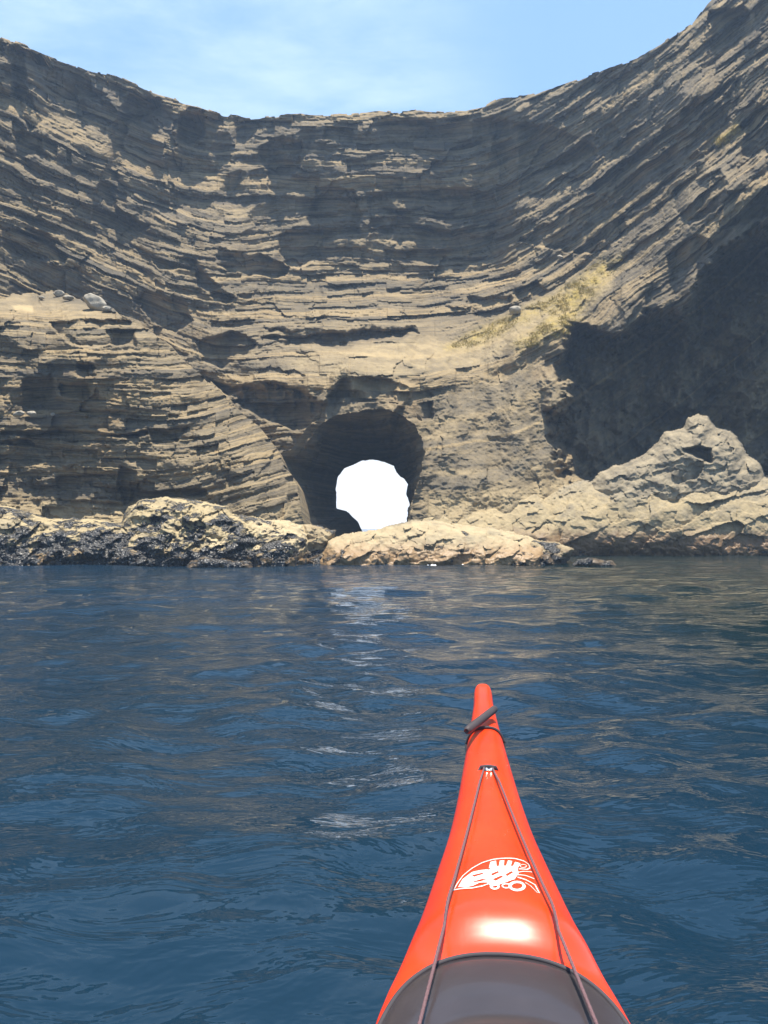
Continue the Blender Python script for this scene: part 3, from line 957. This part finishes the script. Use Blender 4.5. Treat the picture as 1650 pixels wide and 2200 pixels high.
# ------------------------------------------------------------------ water
def water_mat():
    m, t, p = base_mat('sea_water')
    g = nd(t, 'ShaderNodeNewGeometry')
    pos = g.outputs['Position']
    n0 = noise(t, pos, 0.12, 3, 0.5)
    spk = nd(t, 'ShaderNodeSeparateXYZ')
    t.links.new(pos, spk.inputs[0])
    dark_refl = ramp(t, mth(t, 'ADD', spk.outputs[0], mth(t, 'MULTIPLY', n0, 3.0)), 1.6, 5.5)   # reflection of the dark cave and wall, painted into the water colour
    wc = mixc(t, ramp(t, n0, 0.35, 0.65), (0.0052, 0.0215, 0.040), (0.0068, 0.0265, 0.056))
    t.links.new(mixc(t, mth(t, 'MULTIPLY', dark_refl, 0.9), wc, (0.0036, 0.0125, 0.0125)), p.inputs['Base Color'])
    spw = nd(t, 'ShaderNodeSeparateXYZ')
    t.links.new(pos, spw.inputs[0])
    t.links.new(mth(t, 'ADD', 0.035, mth(t, 'MULTIPLY', ramp(t, spw.outputs[1], 5.0, 24.0), 0.05)), p.inputs['Roughness'])
    p.inputs['IOR'].default_value = 1.333
    a = noise(t, vscale(t, pos, (1.0, 2.0, 1.0)), 2.6, 4, 0.55, 0.5)
    b = noise(t, vscale(t, pos, (1.0, 1.7, 1.0)), 9.0, 3, 0.5, 0.3)
    far = mth(t, 'MULTIPLY', noise(t, vscale(t, pos, (1.0, 1.7, 1.0)), 1.35, 5, 0.6, 0.4), ramp(t, spw.outputs[1], 5.0, 14.0))
    b0 = bump(t, far, 0.55, 0.22)
    b1 = bump(t, a, 0.25, 0.10, b0)
    b2 = bump(t, b, 0.10, 0.018, b1)
    t.links.new(b2, p.inputs['Normal'])
    return m


def axis(dense_lo, dense_hi, d, far, growth=1.035):
    xs = list(np.arange(dense_lo, dense_hi + d, d))
    s, x = d, xs[-1]
    while x < far:
        s *= growth
        x += s
        xs.append(x)
    return xs


xp = axis(0.0, 2.2, 0.03, 250, 1.03)
xs = np.array([-x for x in xp[::-1]][:-1] + xp)
yp = axis(0.4, 5.0, 0.028, 250, 1.016)
yn = axis(0.0, 0.5, 0.08, 200, 1.07)
ys = np.array([0.4 - y for y in yn[::-1]][:-1] + yp)
X, Y = np.meshgrid(xs, ys)
dx = np.maximum(np.gradient(xs)[None, :], np.gradient(ys)[:, None])
Zw = np.zeros_like(X)
rng = np.random.RandomState(3)
for i in range(54):
    lam = 0.22 * (4.2 / 0.22) ** (i / 53.0)
    th = math.radians(-100 + rng.randn() * 38)
    kx, ky = math.cos(th) * 2 * math.pi / lam, math.sin(th) * 2 * math.pi / lam
    amp = 0.0048 * lam ** 0.85 * (1.0 if lam < 0.7 else (0.7 / lam) ** 0.75) * (0.6 + 0.8 * rng.rand())
    att = np.clip((lam / dx - 2.5) / 3.0, 0, 1)
    env = 0.35 + 1.1 * vn(X / (lam * 4) + 31 * i, Y / (lam * 3), 600 + i) if lam < 2 else 1.0
    ph = kx * X + ky * Y + rng.rand() * 6.28
    Zw += amp * att * env * (np.sin(ph) + 0.25 * np.sin(2 * ph + 0.6))
ny_, nx_ = X.shape
ids = np.arange(nx_ * ny_).reshape(ny_, nx_)
fw = np.stack([ids[:-1, :-1], ids[:-1, 1:], ids[1:, 1:], ids[1:, :-1]], -1).reshape(-1, 4)
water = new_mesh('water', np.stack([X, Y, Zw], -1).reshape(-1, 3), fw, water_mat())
water['kind'] = 'structure'


# small patches of foam where the swell meets the rocks
def foam():
    m, t, p = base_mat('foam')
    p.inputs['Base Color'].default_value = (0.75, 0.77, 0.78, 1)
    p.inputs['Roughness'].default_value = 0.7
    rng = np.random.RandomState(9)
    co, fc = [], []
    for (u, v, n, su) in [(445, 1212, 26, 30), (520, 1214, 24, 18), (705, 1207, 22, 12), (930, 1212, 16, 10), (1000, 1213, 16, 9), (1166, 1207, 12, 7),
                          (1462, 1187, 14, 14), (1275, 1209, 12, 10), (30, 1214, 16, 60), (170, 1214, 16, 80), (1350, 1189, 10, 60)]:
        for _ in range(n):
            uu, vv = u + rng.randn() * su * .6, v + rng.randn() * 1.6
            Yq = HC * F / (vv - HZ)
            c = np.array([(uu - UC) / F * Yq, Yq, 0.012])
            r = (0.006 + 0.02 * rng.rand() ** 2)
            n0 = len(co)
            co.append(c + [0, 0, r * .8])
            for q in range(7):
                a = q / 7 * 6.283
                rr = r * (0.7 + 0.6 * rng.rand())
                co.append(c + [math.cos(a) * rr * 1.7, math.sin(a) * rr * 1.4, -0.012])
            for q in range(7):
                fc.append((n0, n0 + 1 + q, n0 + 1 + (q + 1) % 7))
    ob = new_mesh('foam', np.array(co), np.array(fc), m)
    ob['kind'] = 'stuff'
    ob['label'] = 'small flecks of white foam where the swell meets the rocks'
    ob['category'] = 'foam'


foam()

# ------------------------------------------------------------------ kayak
KX, KROT = 0.0458, -5.38
ST = [  # along, half width, gunwale z, crown above gunwale, squareness
    (-2.10, .020, .36, .02, 3.0), (-1.8, .075, .31, .035, 2.6), (-1.2, .165, .28, .05, 2.4), (-0.5, .22, .265, .055, 2.2), (0.2, .225, .265, .060, 2.1),
    (0.7, .195, .270, .048, 2.1), (1.11, .158, .280, .044, 2.1), (1.17, .150, .281, .040, 2.1), (1.212, .1422, .2823, .042, 2.4), (1.262, .1330, .284, .069, 3.0), (1.285, .1295, .285, .072, 2.9), (1.35, .1200, .2872, .070, 2.4), (1.42, .1112, .291, .066, 2.2),
    (1.535, .0985, .296, .058, 2.2), (1.70, .0800, .303, .052, 2.3), (1.89, .0665, .314, .046, 2.4), (2.125, .0535, .331, .040, 2.6), (2.40, .0378, .357, .034, 3.0),
    (2.545, .0283, .383, .028, 3.4), (2.64, .0262, .402, .024, 3.6), (2.672, .0235, .409, .019, 3.0), (2.690, .0150, .410, .012, 2.4), (2.697, .004, .409, .006, 2.0)]
SA = np.array(ST)


def kint(a):
    return [np.interp(a, SA[:, 0], SA[:, i]) for i in range(1, 5)]


def smooth_stations(n=170):
    A = np.concatenate([np.linspace(-2.10, 0.6, 40)[:-1], np.linspace(0.6, 2.62, 190)[:-1], np.linspace(2.62, 2.697, 22)])
    out = []
    for a in A:
        wv = np.zeros(4)
        tot = 0
        rad = 0.10 if a < 1.05 or 1.5 < a < 2.5 else (0.018 if a < 1.42 else 0.04)
        rad = 0.02 if a >= 2.5 else rad
        for d in np.linspace(-1, 1, 9):
            g = math.exp(-2 * d * d)
            wv += g * np.array(kint(np.clip(a + d * rad, -2.10, 2.697)))
            tot += g
        out.append([a] + list(wv / tot))
    return np.array(out)


SS = smooth_stations()


def kst(a):
    return [np.interp(a, SS[:, 0], SS[:, i]) for i in range(1, 5)]


def deck_z(lat, a):
    w, zg, h, n = kst(a)
    q = np.clip(np.abs(lat) / np.maximum(w, 1e-4), 0, 1)
    return zg + h * (1 - q ** n) ** (1 / 1.5)


def kayak_mat():
    m, t, p = base_mat('orange_gelcoat')
    tcn = nd(t, 'ShaderNodeTexCoord')
    n = noise(t, tcn.outputs['Object'], 7.0, 5, 0.6)
    t.links.new(mixc(t, ramp(t, n, 0.3, 0.75), (0.88, 0.040, 0.005), (0.95, 0.056, 0.008)), p.inputs['Base Color'])
    sc_ = noise(t, vscale(t, tcn.outputs['Object'], (60.0, 6.0, 20.0)), 1.0, 6, 0.7)
    r = mth(t, 'ADD', 0.31, mth(t, 'MULTIPLY', ramp(t, sc_, 0.5, 0.8), 0.12))
    t.links.new(r, p.inputs['Roughness'])
    p.inputs['Specular IOR Level'].default_value = 0.38
    p.inputs['Coat Weight'].default_value = 0.28
    p.inputs['Coat Roughness'].default_value = 0.2
    t.links.new(bump(t, noise(t, tcn.outputs['Object'], 25.0, 3, 0.5), 0.06, 0.004), p.inputs['Normal'])
    return m


def simple_mat(name, col, rough, spec=0.5, coat=0.0, nscale=40.0, amt=0.2, bmp=0.0):
    m, t, p = base_mat(name)
    tcn = nd(t, 'ShaderNodeTexCoord')
    n = noise(t, tcn.outputs['Object'], nscale, 5, 0.6)
    t.links.new(mixc(t, n, tuple(c * (1 - amt) for c in col), tuple(min(1, c * (1 + amt)) for c in col)), p.inputs['Base Color'])
    p.inputs['Roughness'].default_value = rough
    p.inputs['Specular IOR Level'].default_value = spec
    p.inputs['Coat Weight'].default_value = coat
    if bmp:
        t.links.new(bump(t, n, bmp, 0.004), p.inputs['Normal'])
    return m


ORANGE = kayak_mat()
RUBBER = simple_mat('grey_rubber', (0.042, 0.034, 0.036), 0.30, 0.45, 0.2, 18.0, 0.25, 0.15)
CORD = simple_mat('braided_cord', (0.15, 0.085, 0.09), 0.75, 0.3, 0.0, 300.0, 0.5, 0.6)
STRAP = simple_mat('dark_strap', (0.05, 0.045, 0.05), 0.7, 0.3)
TOGGLE = simple_mat('toggle_grip', (0.055, 0.042, 0.042), 0.55, 0.4, 0.0, 60.0, 0.3, 0.2)
STEEL = simple_mat('steel', (0.62, 0.60, 0.58), 0.25, 0.5)
STEEL.node_tree.nodes['Principled BSDF'].inputs['Metallic'].default_value = 1.0
WHITE = simple_mat('white_vinyl', (0.86, 0.84, 0.76), 0.25, 0.5, 0.4, 30.0, 0.04)

kay = bpy.data.objects.new('kayak', None)
C.objects.link(kay)
kay.location = (KX, 0, 0)
kay.rotation_euler = (0, 0, math.radians(KROT))
tag(kay, 'bright orange sea kayak whose narrow bow points towards the tunnel', 'kayak')

NQ = 49


def loft_deck():
    co, rows = [], []
    q = np.sin(np.linspace(-math.pi / 2, math.pi / 2, NQ))
    for a, w, zg, h, n in SS:
        z = zg + h * (1 - np.abs(q) ** n) ** (1 / 1.5)
        rows.append(np.stack([q * w, np.full(NQ, a), z], -1))
    co = np.concatenate(rows)
    ids = np.arange(len(co)).reshape(len(SS), NQ)
    f = np.stack([ids[:-1, :-1], ids[:-1, 1:], ids[1:, 1:], ids[1:, :-1]], -1).reshape(-1, 4)
    return co, f


def loft_hull():
    rows = []
    q = np.linspace(0, math.pi, 41)
    for a, w, zg, h, n in SS:
        keel = -0.11 + 0.50 * max(0, (abs(a - 0.3) - 1.55) / 0.95) ** 2.2
        keel = min(keel, zg - 0.012)
        x = -np.cos(q) * w * (1.0)
        z = zg - 0.0005 - (zg - keel) * np.sin(q) ** 0.62
        # flare: hull narrows quickly below the seam near the bow
        rows.append(np.stack([x * (1 - 0.35 * np.clip((zg - z) / (zg - keel + 1e-5), 0, 1) * np.clip((a - 0.9) / 1.2, 0, 1)), np.full(41, a), z], -1))
    co = np.concatenate(rows)
    ids = np.arange(len(co)).reshape(len(SS), 41)
    f = np.stack([ids[:-1, :-1], ids[1:, :-1], ids[1:, 1:], ids[:-1, 1:]], -1).reshape(-1, 4)
    return co, f


c_, f_ = loft_deck()
new_mesh('deck', c_, f_, ORANGE, kay)
c_, f_ = loft_hull()
new_mesh('hull', c_, f_, ORANGE, kay)


def tube(name, pts, r, mat, parent, closed=False, seg=10, cap=True):
    P = [Vector(p) for p in pts]
    n = len(P)
    co, fc = [], []
    up = Vector((0.13, 0.2, 1)).normalized()
    for i in range(n):
        a = P[(i - 1) % n] if (closed or i > 0) else P[i]
        b = P[(i + 1) % n] if (closed or i < n - 1) else P[i]
        t = (b - a).normalized()
        s = t.cross(up)
        if s.length < 1e-4:
            s = t.cross(Vector((1, 0, 0)))
        s.normalize()
        u2 = s.cross(t)
        rr = r[i] if isinstance(r, (list, tuple, np.ndarray)) else r
        for k in range(seg):
            an = 2 * math.pi * k / seg
            co.append(P[i] + (s * math.cos(an) + u2 * math.sin(an)) * rr)
    m = n if closed else n - 1
    for i in range(m):
        for k in range(seg):
            i2 = (i + 1) % n
            fc.append((i * seg + k, i * seg + (k + 1) % seg, i2 * seg + (k + 1) % seg, i2 * seg + k))
    if not closed and cap:
        for e, base in ((0, 0), (n - 1, (n - 1) * seg)):
            ci = len(co)
            co.append(P[e])
            for k in range(seg):
                q = (base + k, base + (k + 1) % seg, ci, ci)
                fc.append(q)
    me = bpy.data.meshes.new(name)
    me.from_pydata([tuple(c) for c in co], [], [tuple(dict.fromkeys(q)) for q in fc])
    for p in me.polygons:
        p.use_smooth = True
    me.materials.append(mat)
    o = bpy.data.objects.new(name, me)
    C.objects.link(o)
    if parent is not None:
        o.parent = parent
    return o


# hatch cover: an oval rubber lid that follows the deck, with a raised rim and an inner ring
HA, HL, HW = 0.80, 0.395, 0.178


def hatch_xy(r, th):
    s = abs(math.sin(th)) ** 0.9 * math.copysign(1, math.sin(th))
    c = abs(math.cos(th)) ** 0.8 * math.copysign(1, math.cos(th))
    a = HA + HL * r * s
    w = kst(a)[0]
    lat = min(HW, 1e9) * r * c
    lim = w * 0.985
    lat = lim * math.tanh(lat / lim * 1.25) / math.tanh(1.25) if abs(lat) > 0 else lat
    return lat, a


co, fc = [], []
NRD, NTH = 26, 120
for i in range(NRD):
    r = i / (NRD - 1)
    for k in range(NTH):
        th = 2 * math.pi * k / NTH
        lat, a = hatch_xy(max(r, 1e-3), th)
        lift = 0.010 * min(1, (1 - r) * 14) ** 0.5 + 0.0005 if r < 1 else -0.003
        dimple = -0.006 * math.exp(-((r - 0.62) / 0.05) ** 2)
        z0 = float(deck_z(lat, a))
        co.append((lat, a, z0 + lift + dimple))
for i in range(NRD - 1):
    for k in range(NTH):
        k2 = (k + 1) % NTH
        fc.append((i * NTH + k, (i + 1) * NTH + k, (i + 1) * NTH + k2, i * NTH + k2))
hatch = new_mesh('hatch_cover', co, fc, RUBBER, kay)
hatch['label'] = 'dark grey rubber hatch cover'
ring = []
for k in range(140):
    lat, a = hatch_xy(0.97, 2 * math.pi * k / 140)
    ring.append((lat, a, float(deck_z(lat, a)) + 0.008))
tube('rim', ring, 0.0036, STRAP, hatch, closed=True)
ring = []
for k in range(90):
    th = 2 * math.pi * k / 90
    lat, a = 0.062 * math.cos(th), 0.875 + 0.105 * math.sin(th)
    ring.append((lat, a, float(deck_z(lat, a)) + 0.0098))
tube('raised_ring', ring, 0.0022, STRAP, hatch, closed=True)

# deck fitting the lines run to
fit_a = 1.965
fz = float(deck_z(0, fit_a))
fit = tube('deck_fitting', [(-0.019, fit_a, fz - 0.004), (-0.016, fit_a, fz + 0.004), (0, fit_a, fz + 0.006), (0.016, fit_a, fz + 0.004), (0.019, fit_a, fz - 0.004)], 0.0045, STRAP, kay)
tube('screw', [(-0.004, fit_a - 0.012, fz + 0.001), (-0.004, fit_a - 0.012, fz + 0.006)], 0.0045, STEEL, fit)
tube('screw', [(0.006, fit_a - 0.012, fz + 0.001), (0.006, fit_a - 0.012, fz + 0.006)], 0.0045, STEEL, fit)

for s in (-1, 1):
    pts, rad = [], []
    a0, a1 = fit_a, 0.30
    l0, l1 = 0.009 * s, (0.103 if s > 0 else -0.101) * 1.0
    lend = l0 + (l1 - l0) * (a0 - a1) / (a0 - 0.99)
    zs = float(deck_z(l0, a0)) + 0.004
    ze = float(deck_z(min(abs(lend), 0.17), a1)) + 0.012
    for i in range(400):
        q = i / 399
        a = a0 + (a1 - a0) * q
        lat = l0 + (lend - l0) * q
        z = max(zs + (ze - zs) * q, float(deck_z(lat, a)) + 0.0115 * min(1, q * 14) + 0.001)
        pts.append((lat, a, z))
        rad.append(0.0024 * (1 + 0.10 * math.sin(i * 2.1)))
    tube('deck_line', pts, rad, CORD, kay, seg=8)


def kay_local(u, v, Y):
    p = pt(u, v, Y)
    return Matrix.Rotation(-math.radians(KROT), 4, 'Z') @ (p - Vector((KX, 0, 0)))


# bow toggle and its loop of cord
ta, tb = kay_local(1002, 1571, 2.17), kay_local(1064, 1522, 2.36)
d = (tb - ta)
tpts = [ta + d * q for q in (0, .02, .06, .3, .5, .7, .94, .98, 1)]
tg = tube('bow_toggle', tpts, [.006, .0085, .0102, .0106, .0106, .0106, .0102, .0085, .006], TOGGLE, kay, seg=16)
ring = []
for k in range(60):
    th = math.pi * (k / 59)
    a = 2.275
    w, zg, h, n = kst(a)
    lat = math.cos(th) * (w + 0.003)
    z = float(deck_z(min(abs(lat), w), a)) + 0.003 if abs(lat) < w else zg
    ring.append((lat, a + 0.004 * math.sin(th * 2), z))
tube('cord_loop', [(ring[0][0] * 0.93, ring[0][1], ring[0][2] - 0.05)] + ring + [(ring[-1][0] * 0.93, ring[-1][1], ring[-1][2] - 0.05)], 0.0042, STRAP, tg)

# cockpit rim behind the picture's edge
ring = []
for k in range(100):
    th = 2 * math.pi * k / 100
    lat, a = 0.19 * math.cos(th), -0.28 + 0.40 * math.sin(th)
    ring.append((lat, a, float(deck_z(lat, a)) + 0.016))
tube('cockpit_rim', ring, 0.012, STRAP, kay, closed=True)


# white swirled emblem on the fore deck
def emblem():
    Zs = 400 / 1650.0

    def px(p):
        return (900 + p[0] * Zs, 1800 + p[1] * Zs)

    def to_deck(p):
        u, v = px(p)
        z = 0.345
        lat = a = 0
        for _ in range(12):
            Y = (HC - z) * F / (v - HZ)
            loc = Matrix.Rotation(-math.radians(KROT), 4, 'Z') @ Vector(((u - UC) / F * Y - KX, Y, 0))
            lat, a = loc.x, loc.y
            z = float(deck_z(lat, a))
        return (lat, a)
    solid = [[(345, 442), (385, 372), (470, 308), (560, 288), (615, 285), (612, 400), (540, 402), (480, 430), (410, 446)],
             [(605, 400), (615, 290), (660, 258), (870, 258), (885, 320), (850, 372), (770, 400), (700, 425), (640, 440)],
             [(618, 275), (632, 218), (684, 206), (692, 265)], [(706, 265), (716, 207), (758, 202), (752, 264)],
             [(768, 264), (788, 204), (828, 210), (812, 266)], [(826, 268), (852, 216), (902, 232), (872, 284)]]
    cuts = [[(450, 405), (560, 370), (600, 374), (540, 392)], [(655, 372), (730, 340), (745, 350), (680, 386)],
            [(470, 338), (560, 316), (575, 324), (490, 350)], [(640, 325), (700, 300), (712, 310), (650, 340)], [(770, 330), (820, 300), (834, 312), (780, 345)]]
    ring = lambda cx, cy, rx, ry: [(cx + rx * math.cos(q / 20 * 6.2832), cy + ry * math.sin(q / 20 * 6.2832)) for q in range(21)]
    strokes = [([(305, 470), (340, 410), (390, 340), (470, 275), (560, 225), (660, 195), (760, 185), (850, 188), (930, 210), (975, 240), (985, 270), (960, 285), (890, 280)], 11),
               ([(305, 468), (380, 455), (470, 450), (560, 432), (620, 410)], 11),
               (ring(925, 254, 28, 14), 7), (ring(870, 432, 62, 36), 22), (ring(672, 436, 34, 20), 16), (ring(775, 430, 36, 18), 11),
               ([(870, 312), (930, 302), (1000, 307)], 9), ([(870, 332), (940, 337), (1020, 367)], 9), ([(880, 355), (950, 377), (1030, 422), (1065, 490)], 12),
               ([(945, 402), (990, 430), (1050, 490)], 8)]
    sol = [[to_deck(p) for p in s] for s in solid]
    cut = [[to_deck(p) for p in s] for s in cuts]
    stk = [([to_deck(p) for p in s], w) for s, w in strokes]
    ALL = np.array([p for s in sol for p in s] + [p for s, w in stk for p in s])
    st = 0.0005
    xs = np.arange(ALL[:, 0].min() - .004, ALL[:, 0].max() + .004, st)
    ysv = np.arange(ALL[:, 1].min() - .004, ALL[:, 1].max() + .004, st)
    U, V = np.meshgrid(xs, ysv)
    on = np.zeros(U.shape, bool)
    for s in sol:
        on |= poly_sd(U, V, s) > 0
    for s in cut:
        on &= ~(poly_sd(U, V, s) > 0)
    for s, w in stk:
        ww = w * Zs * 0.00078 * 0.62
        for p0, p1 in zip(s[:-1], s[1:]):
            dx_, dy_ = p1[0] - p0[0], p1[1] - p0[1]
            tq = np.clip(((U - p0[0]) * dx_ + (V - p0[1]) * dy_) / (dx_ * dx_ + dy_ * dy_), 0, 1)
            on |= np.hypot(U - p0[0] - tq * dx_, (V - p0[1] - tq * dy_) * 0.55) < ww
    Zd = deck_z(U.ravel(), V.ravel()).reshape(U.shape) + 0.0009
    nv, nu = U.shape
    ids = np.arange(nv * nu).reshape(nv, nu)
    keep = on[:-1, :-1] & on[1:, :-1] & on[1:, 1:] & on[:-1, 1:]
    f = np.stack([ids[:-1, :-1], ids[:-1, 1:], ids[1:, 1:], ids[1:, :-1]], -1)[keep]
    c2, f2, _ = compact(np.stack([U, V, Zd], -1).reshape(-1, 3), f)
    e = new_mesh('emblem', c2, f2, WHITE, kay)
    e['label'] = 'white wing shaped swirl emblem on the fore deck'


emblem()


# a few drops of sea water lying on the deck
def drops():
    m, t, p = base_mat('water_drop')
    p.inputs['Base Color'].default_value = (0.86, 0.07, 0.012, 1)
    p.inputs['Roughness'].default_value = 0.06
    p.inputs['IOR'].default_value = 1.33
    p.inputs['Coat Weight'].default_value = 0.6
    rng = np.random.RandomState(21)
    co, fc = [], []
    for q in range(40):
        if q < 0:
            lat, a = rng.randn() * 0.03 + 0.02, 1.23 + rng.randn() * 0.03
        else:
            lat, a = (rng.rand() - 0.5) * 0.12, 1.36 + rng.rand() * 0.9
        w = float(kst(a)[0])
        if abs(lat) > 0.8 * w or a < 1.205:
            continue
        r = 0.0010 + 0.0014 * rng.rand() ** 2
        z = float(deck_z(lat, a))
        n0 = len(co)
        co.append((lat, a, z + r * 0.7))
        for ri, (rr, zz_) in enumerate(((0.6, 0.52), (1.0, -0.05))):
            for k in range(10):
                th = k / 10 * 6.2832
                co.append((lat + math.cos(th) * r * rr, a + math.sin(th) * r * rr * 1.2, z + r * zz_))
        for k in range(10):
            k2 = (k + 1) % 10
            fc.append((n0, n0 + 1 + k, n0 + 1 + k2))
            fc.append((n0 + 1 + k, n0 + 11 + k, n0 + 11 + k2))
            fc.append((n0 + 1 + k, n0 + 11 + k2, n0 + 1 + k2))
    o = new_mesh('water_drops', np.array(co), np.array(fc), m, kay)
    o['kind'] = 'stuff'


drops()


# ------------------------------------------------------------------ haze: added volume that lifts and blues the shadows like lens veil
def haze():
    bm = bmesh.new()
    bmesh.ops.create_cube(bm, size=1.0)
    me = bpy.data.meshes.new('haze')
    bm.to_mesh(me)
    bm.free()
    o = bpy.data.objects.new('haze', me)
    C.objects.link(o)
    o.scale = (560, 560, 32)
    o.location = (0, 0, 32 / 2 - 3)
    m = bpy.data.materials.new('haze')
    m.use_nodes = True
    t = m.node_tree
    t.nodes.clear()
    v = t.nodes.new('ShaderNodeVolumePrincipled')
    v.inputs['Color'].default_value = (0.52, 0.72, 1.0, 1)
    v.inputs['Density'].default_value = 0.0023
    v.inputs['Anisotropy'].default_value = 0.2
    ou = t.nodes.new('ShaderNodeOutputMaterial')
    t.links.new(v.outputs[0], ou.inputs['Volume'])
    me.materials.append(m)
    o['kind'] = 'stuff'
    o['label'] = 'added thin haze volume that lifts and blues the shadows'
    o['category'] = 'haze'


haze()
